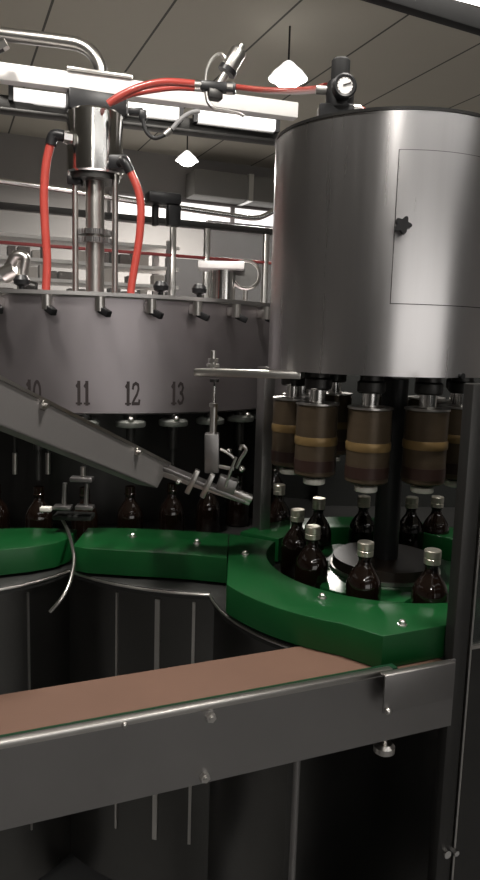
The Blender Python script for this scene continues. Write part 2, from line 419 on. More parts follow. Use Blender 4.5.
for px, wd in ((42, 0.004), (103, 0.005), (157, 0.012), (195, 0.007)):
    yy = 592 if px > 60 else 600
    p = az(px, 596, BASE_Z - 0.02)
    c, rr = (LEFC, RL) if px < 70 else (MIDC, RM)
    d = Vector((p.x - c[0], p.y - c[1], 0)).normalized() * (rr - 0.011)
    q = Vector((c[0] + d.x, c[1] + d.y, 0))
    MB().box((q.x, q.y, 0.58), (wd, 0.006, 0.62), rz=math.atan2(d.y, d.x) + PI / 2).build('seam_strip', 'satin_steel', base)
for x, y in ((-1.2, 1.95), (-0.5, 1.95), (0.5, 1.75), (-1.2, 3.2), (0.7, 3.2)):
    MB().cyl((x, y, 0), (x, y, 0.12), 0.03, n=16).build('foot', 'dark_steel', base)

# ------------------------------------------------------------------ green guides
GT, GB = 0.99, 0.928
def plate(name, outline, label, z0=GB, z1=GT, bolts=(), material='green_plastic'):
    cx = sum(p[0] for p in outline) / len(outline); cy = sum(p[1] for p in outline) / len(outline)
    t = thing(name, label, 'bottle guide', (cx, cy, z0))
    MB().prism(outline, z0, z1, bev=0.003).build('plate', material, t)
    for bx, by in bolts:
        MB().cyl((bx, by, BASE_Z), (bx, by, z0), 0.010, n=14).build('spacer', 'satin_steel', t)
        MB().lathe([(0.010, 0.0), (0.010, 0.002), (0.0065, 0.003), (0.0065, 0.008), (0.004, 0.010), (0.0, 0.010)], c=(bx, by, z1), n=6).build('bolt', 'satin_steel', t)
    return t
ROUT, RIN = 0.428, 0.283
o = circ(CAPC, ROUT, -151, -112, 24)
o += [(0.262, 1.172), (0.42, 1.243), (0.60, 1.322)]
o += circ(CAPC, RIN, -42, -205, 44)
o += [(-0.02, 1.80), (-0.02, 1.58)]
bp = az(402, 625, GT); bp2 = az(322, 598, GT)
plate('guide_plate', o, 'bright green curved guide block around the front of the capping starwheel', bolts=[(bp.x, bp.y), (bp2.x, bp2.y), (0.02, 1.62)])
m_front = [(-0.40, 1.650), (-0.36, 1.632), (-0.256, 1.621), (-0.17, 1.615), (-0.10, 1.607), (-0.022, 1.590)]
b1 = az(133, 537, GT)
plate('guide_plate', m_front + [(-0.022, 1.80), (-0.17, 1.818), (-0.29, 1.825), (-0.40, 1.815)], 'dark green guide plate below the cap chute, right of the hanging wire tube', bolts=[(b1.x, b1.y), (-0.10, 1.70)])
l_pts = [az(-60, 560, GT), az(0, 550, GT), az(30, 547, GT), az(55, 543, GT), az(69, 538, GT)]
plate('guide_plate', [(p.x, p.y) for p in l_pts] + [(-0.425, 1.80), (-0.55, 1.80), (-0.80, 1.74)], 'dark green guide plate at the left edge, left of the hanging wire tube', bolts=[(-0.60, 1.68)])
# rear guide of the capping wheel
plate('guide_plate', circ(CAPC, 0.285, 25, 150, 30) + circ(CAPC, 0.40, 150, 25, 30), 'dark green rear guide arc behind the bottles of the capping starwheel', bolts=[])

# ------------------------------------------------------------------ starwheel
def star(r_out, r_pitch, n, rp, off, z0, z1):
    o = []; N = 240
    for i in range(N):
        a = 2 * PI * i / N; r = r_out
        d = ((a - off) % (2 * PI / n)); d = min(d, 2 * PI / n - d)
        k = r_pitch * math.cos(d); q = rp * rp - (r_pitch * math.sin(d)) ** 2
        if q > 0: r = min(r, k - math.sqrt(q))
        o.append((CAPC[0] + r * math.cos(a), CAPC[1] + r * math.sin(a)))
    return o
st = thing('starwheel', 'green pocketed starwheel with dark hub under the capping heads', 'starwheel', (*CAPC, BASE_Z))
MB().prism(star(0.215, 0.232, 10, 0.042, R(-80), 0, 0), 0.945, 0.965, bev=0.002).build('wheel_disc', 'green_plastic', st)
MB().lathe([(0.0, 0.0), (0.122, 0.0), (0.125, 0.004), (0.122, 0.028), (0.0, 0.028)], c=(*CAPC, 0.968), n=64).build('hub', 'hub_brown', st)
MB().lathe([(0.118, 0.0), (0.130, 0.0), (0.130, 0.008), (0.118, 0.008)], c=(*CAPC, 0.966), n=64, closed=True).build('hub_ring', 'satin_steel', st)
MB().cyl((*CAPC, BASE_Z), (*CAPC, 1.42), 0.03, n=40).build('shaft', 'black_plastic', st)

rc = thing('rear_blackout', 'dark sheet added to black out the view behind the capping heads', 'cover', (0.9, 2.55, BASE_Z))
MB().box((1.03, 2.50, 1.22), (1.5, 0.012, 0.62), rz=R(4), bev=0.002).build('cover_sheet', 'dark_cover', rc)  # near-black sheets added to keep the space behind the heads dark
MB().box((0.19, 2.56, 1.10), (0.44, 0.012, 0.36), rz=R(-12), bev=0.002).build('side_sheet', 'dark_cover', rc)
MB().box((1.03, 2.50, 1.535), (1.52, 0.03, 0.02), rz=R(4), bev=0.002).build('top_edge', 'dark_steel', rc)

# ------------------------------------------------------------------ bottles
BOT = [(0.0, 0.003), (0.032, 0.0), (0.0365, 0.004), (0.0375, 0.012), (0.0375, 0.072), (0.0355, 0.085), (0.030, 0.098), (0.022, 0.110), (0.0155, 0.119), (0.0135, 0.126), (0.0135, 0.134), (0.0160, 0.136), (0.0160, 0.140), (0.0145, 0.142), (0.0145, 0.160)]
b0 = thing('bottle', 'brown bottle', 'bottle', (0, 0, 0), 0, 'brown capped bottles at the capping wheel')
MB().lathe(BOT + [(0.0, 0.160)], n=36).build('glass_body', 'brown_glass', b0, world=False)
MB().lathe([(0.0148, 0.139), (0.0172, 0.139), (0.0172, 0.1495), (0.0160, 0.1505), (0.0160, 0.1520), (0.0174, 0.153), (0.0174, 0.166), (0.0160, 0.168), (0.0, 0.168)], n=36).build('cap', 'cap_metal', b0, world=False)
BL = [
    ((0.270, 1.422), 'brown capped bottle in front, between the overlapping pair and the front right bottle'),
    ((0.399, 1.379), 'brown capped bottle at front right, next to the guard post'),
    ((0.171, 1.537), 'nearer brown capped bottle of the overlapping pair on the left of the starwheel'),
    ((0.148, 1.690), 'farther brown capped bottle of the overlapping pair, its cap just above left'),
    ((0.215, 1.823), 'brown capped bottle behind the overlapping pair, under the left capping heads'),
    ((0.342, 1.862), 'brown capped bottle at the back under the middle capping head'),
    ((0.474, 1.869), 'brown capped bottle at the back, left of two close together near the guard post'),
    ((0.548, 1.885), 'brown capped bottle at the back, right of two close together near the guard post'),
    ((0.118, 1.985), 'brown capped bottle farthest left at the back beside the steel support post'),
]
for i, (p, lb) in enumerate(BL):
    if i == 0: b0.location = (*p, BASE_Z); b0['label'] = lb
    else: dup(b0, (*p, BASE_Z), i * 0.7, lb)

# ------------------------------------------------------------------ filling bowl
BC = ay(95, 340, 2.60); BC = Vector((BC.x, 2.60, 0)); BR = 0.735
BZ0, BZ1 = 1.284, 1.612
bowl = thing('filling_bowl', 'large round steel filling bowl with black numbers around its lower edge', 'filling bowl', (BC.x, BC.y, BZ0))
MB().lathe([(BR - 0.08, 0.01), (BR - 0.012, 0.0), (BR, 0.006), (BR, BZ1 - BZ0 - 0.012), (BR - 0.004, BZ1 - BZ0 - 0.012), (BR - 0.004, BZ1 - BZ0 - 0.03), (BR - 0.6, BZ1 - BZ0 - 0.03), (BR - 0.6, 0.01)], c=(BC.x, BC.y, BZ0), n=128, closed=True).build('bowl_wall', 'bowl_steel', bowl)
MB().lathe([(BR - 0.05, 0.0), (BR + 0.008, 0.0), (BR + 0.010, 0.004), (BR + 0.008, 0.014), (BR - 0.05, 0.014)], c=(BC.x, BC.y, BZ1 - 0.014), n=128, closed=True).build('rim_lid', 'panel_steel', bowl)
# stencilled numbers wrapped round the wall
SEGS = {
    '1': [[(0.000, 0.0), (0.000, 1.0)], 'serif', [(-0.16, 0.80), (0.0, 0.97)]],
    '0': [[(0.22 * math.sin(t * PI / 10), 0.5 - 0.47 * math.cos(t * PI / 10)) for t in range(21)]],
    '2': [[(-0.22, 0.72), (-0.17, 0.90), (0.0, 0.97), (0.17, 0.90), (0.20, 0.72), (0.10, 0.48), (-0.10, 0.25), (-0.24, 0.05)], [(-0.26, 0.04), (0.24, 0.04), (0.27, 0.20)]],
    '3': [[(-0.2, 0.82), (-0.05, 0.97), (0.12, 0.92), (0.18, 0.76), (0.10, 0.58), (-0.04, 0.52)], [(-0.04, 0.52), (0.14, 0.44), (0.21, 0.25), (0.10, 0.06), (-0.08, 0.03), (-0.22, 0.16)]],
    '9': [[(0.2, 0.7), (0.1, 0.93), (-0.08, 0.95), (-0.2, 0.75), (-0.1, 0.5), (0.1, 0.5), (0.2, 0.7), (0.16, 0.3), (0.0, 0.05), (-0.15, 0.03)]],
}
def number_mesh(txt, phi, zb, h):
    m = MB(); adv = 0.021; n = len(txt)
    def P(s, z): a = phi + s / BR; return Vector((BC.x + (BR + 0.0008) * math.sin(a), BC.y - (BR + 0.0008) * math.cos(a), zb + z * h))
    def quad(a, b, wd):
        d = Vector((b[0] - a[0], b[1] - a[1])); nn = Vector((-d.y, d.x)).normalized() * wd / 2; e = d.normalized() * wd * 0.25
        c = [(a[0] - e.x + nn.x, a[1] - e.y + nn.y), (a[0] - e.x - nn.x, a[1] - e.y - nn.y), (b[0] + e.x - nn.x, b[1] + e.y - nn.y), (b[0] + e.x + nn.x, b[1] + e.y + nn.y)]
        k = len(m.v); m.add([P(off + x * h * 0.62, y) for x, y in c], [(0, 1, 2, 3)])
    for i, ch in enumerate(txt):
        off = (i - (n - 1) / 2) * adv
        for sgm in SEGS[ch]:
            if sgm == 'serif':
                quad((-0.2, 0.04), (0.2, 0.04), 0.09); continue
            wd = 0.22 if ch == '1' and len(sgm) == 2 and sgm[0][0] == 0 else 0.15
            for a, b in zip(sgm[:-1], sgm[1:]): quad(a, b, wd)
    return m
NV = 36; DP = 2 * PI / NV
def phi_of(px):
    best = None
    for i in range(-900, 900):
        a = i * 0.001; p = Vector((BC.x + BR * math.sin(a), BC.y - BR * math.cos(a), 1.36)); d = p - EYE
        x = 240 + F_PX * d.dot(_rt) / d.dot(_fw)
        if best is None or abs(x - px) < best[0]: best = (abs(x - px), a)
    return best[1]
PH11, PH12 = phi_of(83), phi_of(132); DP = PH12 - PH11
for tx, k in (('9', -2), ('10', -1), ('11', 0), ('12', 1), ('13', 2)):
    number_mesh(tx, PH11 + k * DP, BZ0 + 0.030, 0.060).build('number', 'ink', bowl)
def polar(phi, r, z): return Vector((BC.x + r * math.sin(phi), BC.y - r * math.cos(phi), z))
for k in range(-3, 8):                       # toggles hung on the rim
    ph = PH11 + (k - 0.66) * DP; z = BZ1 - 0.035
    t = MB().bar(polar(ph, BR - 0.002, z), polar(ph, BR + 0.03, z), 0.026, 0.026, bev=0.004).cyl(polar(ph, BR + 0.026, z - 0.016), polar(ph, BR + 0.026, z + 0.022), 0.013, n=14)
    c = t.build('rim_toggle', 'satin_steel', bowl)
    MB().bar(polar(ph, BR + 0.024, z - 0.010), polar(ph + 0.03, BR + 0.048, z - 0.024), 0.018, 0.018, bev=0.003).build('toggle_lever', 'black_plastic', c)
PR = 0.675
for k in range(-5, 9):
    ph = PH11 + (k + 0.02) * DP
    fv = MB().lathe([(0.0, 0.0), (0.040, 0.0), (0.042, 0.004), (0.042, 0.014), (0.033, 0.020), (0.0, 0.020)], c=polar(ph, PR + 0.03, BZ0 - 0.034), n=28).build('filling_valve', 'grey_valve', bowl)
    MB().cyl(polar(ph, PR + 0.03, BZ0 - 0.034), polar(ph, PR + 0.03, BZ0 - 0.10), 0.013, n=16).cyl(polar(ph, PR + 0.03, BZ0 - 0.10), polar(ph, PR + 0.03, BZ0 - 0.185), 0.007, n=12).build('nozzle', 'dark_steel', fv)
    MB().cyl(polar(ph, PR + 0.03, BZ0 - 0.014), polar(ph, PR + 0.03, BZ0 + 0.01), 0.020, n=16).build('valve_neck', 'dark_steel', fv)
    MB().sphere(polar(ph - 0.008, BR + 0.004, BZ0 - 0.012), 0.009, n=12).build('valve_knob', 'satin_steel', fv)
for px in (162, 205, 12):
    k_ = phi_of(px + (4 if px < 200 else 2))
    MB().lathe([(0, 0), (0.008, 0), (0.008, 0.012), (0.020, 0.018), (0.022, 0.030), (0.014, 0.042), (0, 0.044)], c=polar(k_, BR - 0.05, BZ1 - 0.002), n=20).build('lid_knob', 'black_plastic', bowl)
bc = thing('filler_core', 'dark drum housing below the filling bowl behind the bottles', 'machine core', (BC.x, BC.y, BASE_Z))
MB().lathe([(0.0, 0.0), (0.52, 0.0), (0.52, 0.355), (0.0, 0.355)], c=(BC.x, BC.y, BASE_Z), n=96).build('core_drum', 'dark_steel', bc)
GRP = 'brown bottles below the filling valves'
ord_ = ['first', 'second', 'third', 'fourth', 'fifth', 'sixth', 'seventh', 'eighth', 'ninth', 'tenth', 'eleventh']
fb = thing('bottle', '', 'bottle', (0, 0, 0), 0, GRP)
MB().lathe(BOT + [(0.0115, 0.160), (0.0115, 0.12), (0.0, 0.12)], n=32).build('glass_body', 'brown_glass', fb, world=False)
for j, k in enumerate(range(-2, 7)):
    p = polar(PH11 + (k + 0.02) * DP, PR + 0.03, BASE_Z)
    lb = 'open brown bottle under the filling valves, %s from the left' % ord_[j]
    if j == 0: fb.location = p; fb['label'] = lb
    else: dup(fb, p, j * 0.5, lb)

# ------------------------------------------------------------------ centre column of the filler
CY = 2.60
def cz(py, px=95, y=CY): return ay(px, py, y).z
cx = BC.x
ct = thing('rotary_column', 'shiny steel column with rotary joint rising from the middle of the bowl', 'column', (cx, CY, BZ1 - 0.03))
def V(x, y, z): return Vector((x, y, z))
zt, zb = cz(114), cz(176)
MB().lathe([(0.0, 0), (0.094, 0), (0.098, 0.006), (0.098, zt - zb - 0.006), (0.094, zt - zb), (0, zt - zb)], c=(cx, CY, zb), n=48).build('joint_housing', 'chrome', ct)
MB().lathe([(0.0, 0), (0.086, 0), (0.086, 0.02), (0.0, 0.02)], c=(cx, CY, zb - 0.02), n=40).build('lower_flange', 'dark_steel', ct)
MB().box((cx + 0.005, az(95, 86, cz(86)).y, (cz(86) - 0.029 + zt) / 2), (0.20, 0.07, cz(86) - 0.029 - zt + 0.004), rz=AX, bev=0.004).build('mounting_block', 'black_plastic', ct)
MB().cyl((cx, CY, BZ1 - 0.03), (cx, CY, zb), 0.033, n=32).build('shaft', 'satin_steel', ct)
for dx, dy in ((-0.066, -0.02), (0.078, -0.03)):
    MB().cyl((cx + dx, CY + dy, BZ1 - 0.03), (cx + dx, CY + dy, zb + 0.01), 0.011, n=16).build('guide_rod', 'satin_steel', ct)
for py in (233, 241):
    prof = []
    m = MB(); z = cz(py); N = 28; o = []
    for i in range(N * 4):
        a = 2 * PI * i / (N * 4); r = 0.062 if (i % 4) in (1, 2) else 0.056
        o.append((cx + r * math.cos(a), CY + r * math.sin(a)))
    m.prism(o, z - 0.009, z + 0.009).build('toothed_collar', 'panel_steel', ct)
MB().box((cx - 0.066, CY - 0.02, cz(183)), (0.05, 0.05, 0.03), bev=0.006).build('rod_clamp', 'black_plastic', ct)
MB().box((cx + 0.085, CY - 0.04, cz(166)), (0.085, 0.07, 0.05), bev=0.008).build('rod_clamp', 'black_plastic', ct)
fl = ay(54, 136, 2.5); 
MB().cyl((cx - 0.085, CY - 0.03, fl.z), (fl.x + 0.035, 2.5, fl.z), 0.014, n=16).cyl((fl.x + 0.055, 2.515, fl.z), (fl.x + 0.03, 2.5, fl.z), 0.020, n=6).build('hose_fitting', 'chrome', ct)
MB().tube([(fl.x + 0.035, 2.5, fl.z), (fl.x, 2.5, fl.z + 0.002), (fl.x - 0.012, 2.5, fl.z - 0.03)], 0.019, n=14).build('elbow', 'black_plastic', ct)
fr = ay(124, 163, 2.5)
MB().tube([(cx + 0.10, 2.54, fr.z + 0.005), (fr.x, 2.5, fr.z + 0.006), (fr.x + 0.022, 2.5, fr.z - 0.03)], 0.017, n=14).build('elbow', 'black_plastic', ct)

def hose(pts, r, label, name='air_hose', material='red_hose', cat='hose', group=None):
    o = MB().tube(pts, r, n=14, smooth=8).build(name, material)
    return tag(o, label, cat, group)
hose([(fl.x - 0.012, 2.5, fl.z - 0.025)] + [ay(*p, 2.5) for p in ((46, 165), (44, 195), (45, 225), (47, 260), (46, 292))] + [V(ay(46, 300, 2.5).x, 2.5, BZ1 - 0.035)], 0.0145, 'red air hose hanging left of the shiny column down to the bowl')
hose([(fr.x + 0.022, 2.5, fr.z - 0.028)] + [ay(*p, 2.5) for p in ((138, 190), (141, 210), (139, 240), (134, 270), (131, 290))] + [V(ay(130, 300, 2.5).x, 2.5, BZ1 - 0.035)], 0.0138, 'red air hose hanging right of the shiny column down to the bowl')

# ------------------------------------------------------------------ overhead beams, pipe, valve
bz = cz(86) 
def beam_pt(px, py, z): p = az(px, py, z); return p
bA, bB = az(-90, 61, bz), az(296, 112, bz)
ob = thing('overhead_beam', 'front overhead steel beam, its glare painted white, running above the bowl to the drum', 'beam', (bA + bB) / 2)
MB().bar(bA, bB, 0.05, 0.056, bev=0.004).build('beam_body', 'white_enamel_and_glare', ob)  # white colour stands in for light reflected by the steel beam
m = MB()
for e in (0.02, 0.98):
    p = bA.lerp(bB, e); m.bar(p + V(0, 0, -0.03), p + V(0, 0, 0.03), 0.056, 0.056)
m.build('end_plate', 'satin_steel', ob)
off = V(-0.06, 0.30, 0)
b2 = thing('overhead_beam', 'rear dark overhead beam behind the white front beam', 'beam', (bA + bB) / 2 + off)
MB().bar(bA + off + V(0, 0.04, 0.0), bB + off + V(0, 0.04, 0.0), 0.05, 0.056, bev=0.003).build('beam_body', 'dark_steel', b2)
MB().bar(bA + off + V(0, 0, -0.034), bB + off + V(0, 0, -0.034), 0.06, 0.012, bev=0.002).build('lower_flange', 'dark_steel', b2)
for p0_, p1_, lb in (((12, 94), (67, 101), 'short glowing strip light under the white beam at upper left'),
                     ((126, 108), (180, 114), 'short glowing strip light under the white beam, right of the shiny column'),
                     ((196, 116), (276, 126), 'long glowing strip light under the white beam, left of the drum')):
    a = ay(*p0_, bA.lerp(bB, (p0_[0] + 90) / 386).y + 0.28); b = ay(*p1_, bA.lerp(bB, (p1_[0] + 90) / 386).y + 0.28)
    t = thing('strip_light', lb, 'strip light', (a + b) / 2, 0)
    dv = (b - a).normalized(); sd = V(0, 0, 1).cross(dv).normalized()
    MB().bar(a, b, 0.03, 0.044, bev=0.006).build('diffuser', 'beam_light', t)
    MB().bar(a + sd * 0.018, b + sd * 0.018, 0.012, 0.054, bev=0.002).build('lamp_housing', 'lamp_metal', t)
    MB().bar(a - dv * 0.012, a + dv * 0.006, 0.034, 0.054).build('end_cap', 'black_plastic', t)
    MB().bar(b - dv * 0.006, b + dv * 0.012, 0.034, 0.054).build('end_cap', 'black_plastic', t)

_bm = lambda px: az(px, 61 + (px + 90) * 51 / 386, bz) + Vector((0, 0, 0.034))
pe = _bm(101.5)
pp = [ay(*p, pe.y) for p in ((-60, 26), (0, 34), (58, 41), (80, 45), (93, 54), (100, 66))]
bpipe = thing('bent_pipe', 'thick bent steel pipe bolted onto the top of the white beam', 'pipe', pp[-1])
MB().tube(pp + [pe], 0.023, n=20, smooth=8).build('pipe', 'satin_steel', bpipe)
fa, fb_ = _bm(66), _bm(131)
MB().bar(fa, fb_, 0.075, 0.012, bev=0.003).build('flange_plate', 'satin_steel', bpipe)
for e in (0.1, 0.9):
    p = fa.lerp(fb_, e); MB().cyl(p, p + V(0, 0, 0.018), 0.012, n=6).build('flange_bolt', 'satin_steel', bpipe)
# small knob cut by the left edge
kp = ay(3, 47, 2.4)
t = thing('pipe_clamp', 'small dark steel clamp poking in at the upper left edge', 'clamp', kp)
MB().cyl(kp + V(-0.05, 0, -0.02), kp, 0.014, n=16).build('clamp_body', 'dark_steel', t)
MB().cyl(kp + V(-0.012, 0, 0), kp + V(0.012, -0.0, 0.012), 0.018, n=6).build('clamp_nut', 'satin_steel', t)

d = 2.44
hose([ay(*p, 2.47) for p in ((108, 104), (120, 96), (140, 87), (165, 82), (196, 84))], 0.0125, 'thick red hose curving along the beam from the column to the angled valve')
hose([ay(*p, 2.52) for p in ((112, 103), (130, 95), (150, 91), (175, 88), (200, 89))], 0.009, 'thinner red hose lying just below the thick red hose on the beam')
hose([ay(*p, y) for p, y in (((236, 87), 2.44), ((262, 90), 2.3), ((290, 91), 2.05), ((312, 90), 1.8), ((326, 87), 1.64))], 0.009, 'red hose from the angled valve to the black pressure regulator')

va, vb = ay(217, 88, d), ay(236, 56, d)
vt = thing('angle_valve', 'steel angled air valve with round actuator on top of the white beam', 'valve', ay(217, 95, d))
vd = (vb - va).normalized()
MB().bar(ay(200, 86, d), ay(236, 89, d), 0.036, 0.030, bev=0.006).build('valve_body', 'black_plastic', vt)
MB().cyl(ay(195, 85.5, d), ay(202, 86, d), 0.018, n=16).build('coupling', 'satin_steel', vt)
MB().cyl(ay(227, 88, d), ay(233, 88.5, d), 0.020, n=16).build('coupling', 'satin_steel', vt)
MB().cyl(va, va + vd * 0.05, 0.014, n=18).build('valve_stem', 'satin_steel', vt)
p0 = va + vd * 0.06
MB().lathe([(0.0, 0), (0.026, 0), (0.029, 0.008), (0.029, 0.014), (0.026, 0.016), (0.026, 0.072), (0.022, 0.080), (0.010, 0.082), (0.010, 0.096), (0, 0.096)], c=p0, axis=vd, n=28).build('actuator', 'satin_steel', vt)
MB().cyl(p0 - vd * 0.004, p0 + vd * 0.012, 0.031, n=28).build('actuator_band', 'black_plastic', vt)
MB().tube([ay(205, 84, d), ay(207, 70, d), ay(213, 58, d), ay(221, 54, d), ay(227, 62, d)], 0.006, n=10).build('pilot_tube', 'satin_steel', vt)
MB().box(ay(214, 95, d), (0.05, 0.04, 0.03), rz=AX, bev=0.004).build('valve_foot', 'dark_steel', vt)
hose([ay(*p, 2.40) for p in ((206, 92), (208, 102), (214, 108), (224, 110), (238, 113), (244, 116))], 0.006, 'thin grey tube looping down from the angled valve over the beam', 'control_tube', 'satin_steel', 'tube')
cb = thing('sensor_cable', 'thin black cable with plug hanging below the white beam', 'cable', ay(143, 112, 2.45))
MB().box(ay(136, 112, 2.47), (0.05, 0.03, 0.022), bev=0.004).box(ay(143, 116, 2.45), (0.026, 0.026, 0.035), bev=0.005).build('plug', 'black_plastic', cb)
MB().tube([ay(*p, 2.44) for p in ((143, 119), (146, 131), (154, 138), (164, 135), (172, 129))], 0.007, n=10, smooth=8).build('cable', 'black_rubber', cb)
MB().tube([ay(*p, 2.44) for p in ((172, 129), (180, 120), (190, 113), (200, 111))], 0.0075, n=10, smooth=8).build('grey_sheath', 'steam_grey', cb)
MB().cyl(ay(165, 135, 2.44), ay(171, 130, 2.44), 0.011, n=12).build('connector', 'satin_steel', cb)

# ------------------------------------------------------------------ capping drum
DR = 0.254; DZ0, DZ1 = 1.436, 1.934; DC = (0.314, 1.63)
dr = thing('capping_drum', 'big brushed steel capping drum with access panel over the bottles', 'capping machine', (*DC, DZ0))
MB().lathe([(DR - 0.006, 0.0), (DR, 0.0), (DR, DZ1 - DZ0), (DR - 0.006, DZ1 - DZ0)], c=(*DC, DZ0), n=128, closed=True).build('drum_shell', 'brushed_steel', dr)
MB().lathe([(0, 0.02), (DR - 0.006, 0.02), (DR - 0.006, 0.03), (0, 0.03)], c=(*DC, DZ0), n=96).build('bottom_plate', 'dark_steel', dr)
MB().lathe([(0, 0.0), (DR - 0.006, 0.0), (DR - 0.006, 0.008), (0, 0.008)], c=(*DC, DZ1 - 0.012), n=96).build('top_plate', 'dark_steel', dr)
MB().lathe([(DR - 0.008, 0.0), (DR + 0.002, 0.0), (DR + 0.002, 0.006), (DR - 0.008, 0.006)], c=(*DC, DZ1 - 0.003), n=128, closed=True).build('top_rim', 'dark_steel', dr)
def dpol(phi, r, z): return V(DC[0] + r * math.sin(phi), DC[1] - r * math.cos(phi), z)
def patch(m, a0, a1, z0, z1, r0, r1, n=40):
    vs = []
    for i in range(n + 1):
        a = a0 + (a1 - a0) * i / n
        vs += [dpol(a, r0, z0), dpol(a, r1, z0), dpol(a, r1, z1), dpol(a, r0, z1)]
    fs = []
    for i in range(n):
        b, c = i * 4, (i + 1) * 4
        for k in range(4): fs.append((b + k, b + (k + 1) % 4, c + (k + 1) % 4, c + k))
    fs += [(0, 1, 2, 3), (n * 4 + 3, n * 4 + 2, n * 4 + 1, n * 4)]
    m.add(vs, fs); return m
PA0, PA1 = R(-7.0), R(72); PZ0, PZ1 = ay(390, 303, 1.372).z, ay(398, 149, 1.372).z
patch(MB(), PA0 - 0.006, PA1 + 0.006, PZ0 - 0.0015, PZ1 + 0.0012, DR - 0.002, DR + 0.0003).build('panel_gap', 'ink', dr)
pn = patch(MB(), PA0, PA1, PZ0, PZ1, DR - 0.002, DR + 0.0012).build('access_panel', 'brushed_steel', dr)
kz = ay(398, 226, 1.36).z; kph = R(-4.6)
kn = MB().cyl(dpol(kph, DR, kz), dpol(kph, DR + 0.02, kz), 0.007, n=14)
kc = dpol(kph, DR + 0.024, kz); kx = dpol(kph, DR + 0.03, kz) - dpol(kph, DR, kz); kx.normalize()
ky = V(0, 0, 1).cross(kx)
o = []
ring0 = []
for i in range(60):
    a = 2 * PI * i / 60; r = 0.0135 + 0.003 * math.cos(5 * a + 0.4); o.append((r * math.cos(a), r * math.sin(a)))
vs = [kc - kx * 0.008 + ky * x + V(0, 0, 1) * y for x, y in o] + [kc + kx * 0.010 + ky * x + V(0, 0, 1) * y for x, y in o]
kn.add(vs, [(i, (i + 1) % 60, 60 + (i + 1) % 60, 60 + i) for i in range(60)] + [tuple(range(59, -1, -1)), tuple(range(60, 120))])
kn.build('star_knob', 'black_plastic', pn)
for ph, z in ((R(41), DZ1 - 0.022), (R(29), DZ0 + 0.004)):
    MB().cyl(dpol(ph, DR - 0.01, z), dpol(ph, DR + 0.008, z), 0.006, n=10).build('set_screw', 'black_plastic', dr)
HR = 0.195
for k in range(10):
    ph = R(-14 + 36 * k); p = dpol(ph, HR, 0)
    h = MB().lathe([(0, 0.0), (0.040, 0.0), (0.045, 0.004), (0.045, 0.150), (0.041, 0.156), (0.022, 0.158), (0, 0.158)], c=(p.x, p.y, 1.212), n=32).build('capping_head', 'brass_sleeve', dr)
    MB().lathe([(0.030, 0), (0.046, 0), (0.047, 0.004), (0.047, 0.014), (0.046, 0.018), (0.030, 0.018)], c=(p.x, p.y, 1.286 + 0.006 * ((k * 7) % 3 - 1)), n=32, closed=True).build('amber_band', 'amber_ring', h)
    MB().lathe([(0.0, 0), (0.030, 0), (0.046, 0.006), (0.046, 0.030), (0.0, 0.030)], c=(p.x, p.y, 1.218), n=32).build('lower_sleeve', 'dark_sleeve', h)
    MB().lathe([(0.0, 0), (0.022, 0), (0.024, 0.002), (0.024, 0.011), (0.022, 0.013), (0.0, 0.013)], c=(p.x, p.y, 1.192), n=24).build('clamp_ring', 'pale_plastic', h)
    MB().cyl((p.x, p.y, 1.205), (p.x, p.y, 1.222), 0.017, n=20).build('chuck', 'dark_steel', h)
    MB().cyl((p.x, p.y, 1.365), (p.x, p.y, 1.400), 0.018, n=24).build('spindle', 'chrome', h)
    MB().lathe([(0, 0), (0.026, 0), (0.029, 0.004), (0.029, 0.022), (0.024, 0.026), (0.024, 0.062), (0, 0.062)], c=(p.x, p.y, 1.398), n=28).build('spindle_collar', 'dark_steel', h)
    MB().lathe([(0.030, 0), (0.047, 0), (0.047, 0.004), (0.030, 0.004)], c=(p.x, p.y, 1.366), n=32, closed=True).build('top_ring', 'satin_steel', h)

# pressure regulator
rp = ay(340, 92, 1.60)
rg = thing('pressure_regulator', 'black air pressure regulator with white round gauge on the drum', 'regulator', (rp.x, 1.60, DZ1 - 0.004))
MB().box((rp.x - 0.008, 1.60, (DZ1 - 0.004 + rp.z - 0.03) / 2), (0.075, 0.05, rp.z - 0.03 - DZ1 + 0.004), bev=0.004).build('mounting_bracket', 'black_plastic', rg)
MB().lathe([(0, -0.045), (0.024, -0.045), (0.030, -0.036), (0.031, 0.010), (0.026, 0.020), (0, 0.022)], c=rp, n=28).build('regulator_body', 'black_plastic', rg)
MB().lathe([(0, 0), (0.019, 0), (0.020, 0.004), (0.020, 0.042), (0.017, 0.046), (0, 0.046)], c=rp + V(-0.001, 0, 0.020), n=24).build('adjusting_knob', 'black_rubber', rg)
gc = ay(344, 87, 1.56); ga = V(0.12, -1, 0.05).normalized()
g = MB().lathe([(0, -0.012), (0.024, -0.012), (0.0255, 0.0), (0.0255, 0.008), (0.022, 0.010), (0, 0.004)], c=gc, axis=ga, n=36).build('gauge', 'black_plastic', rg)
MB().lathe([(0, 0.0085), (0.0215, 0.0085), (0.0215, 0.007), (0, 0.007)], c=gc, axis=ga, n=36).build('dial', 'white_enamel_and_glare', g, label='white gauge face with dark scale')
gx = V(0, 0, 1).cross(ga).normalized(); gy = ga.cross(gx)
m = MB()
for i in range(11):
    a = R(225 - 27 * i); e = gx * math.cos(a) + gy * math.sin(a)
    m.bar(gc + ga * 0.0088 + e * 0.015, gc + ga * 0.0088 + e * 0.019, 0.0016, 0.0006, up=ga)
m.build('scale_marks', 'ink', g)
MB().bar(gc + ga * 0.0092 - gx * 0.004, gc + ga * 0.0092 + gx * 0.013 + gy * 0.006, 0.003, 0.0008, up=ga).build('needle', 'ink', g)
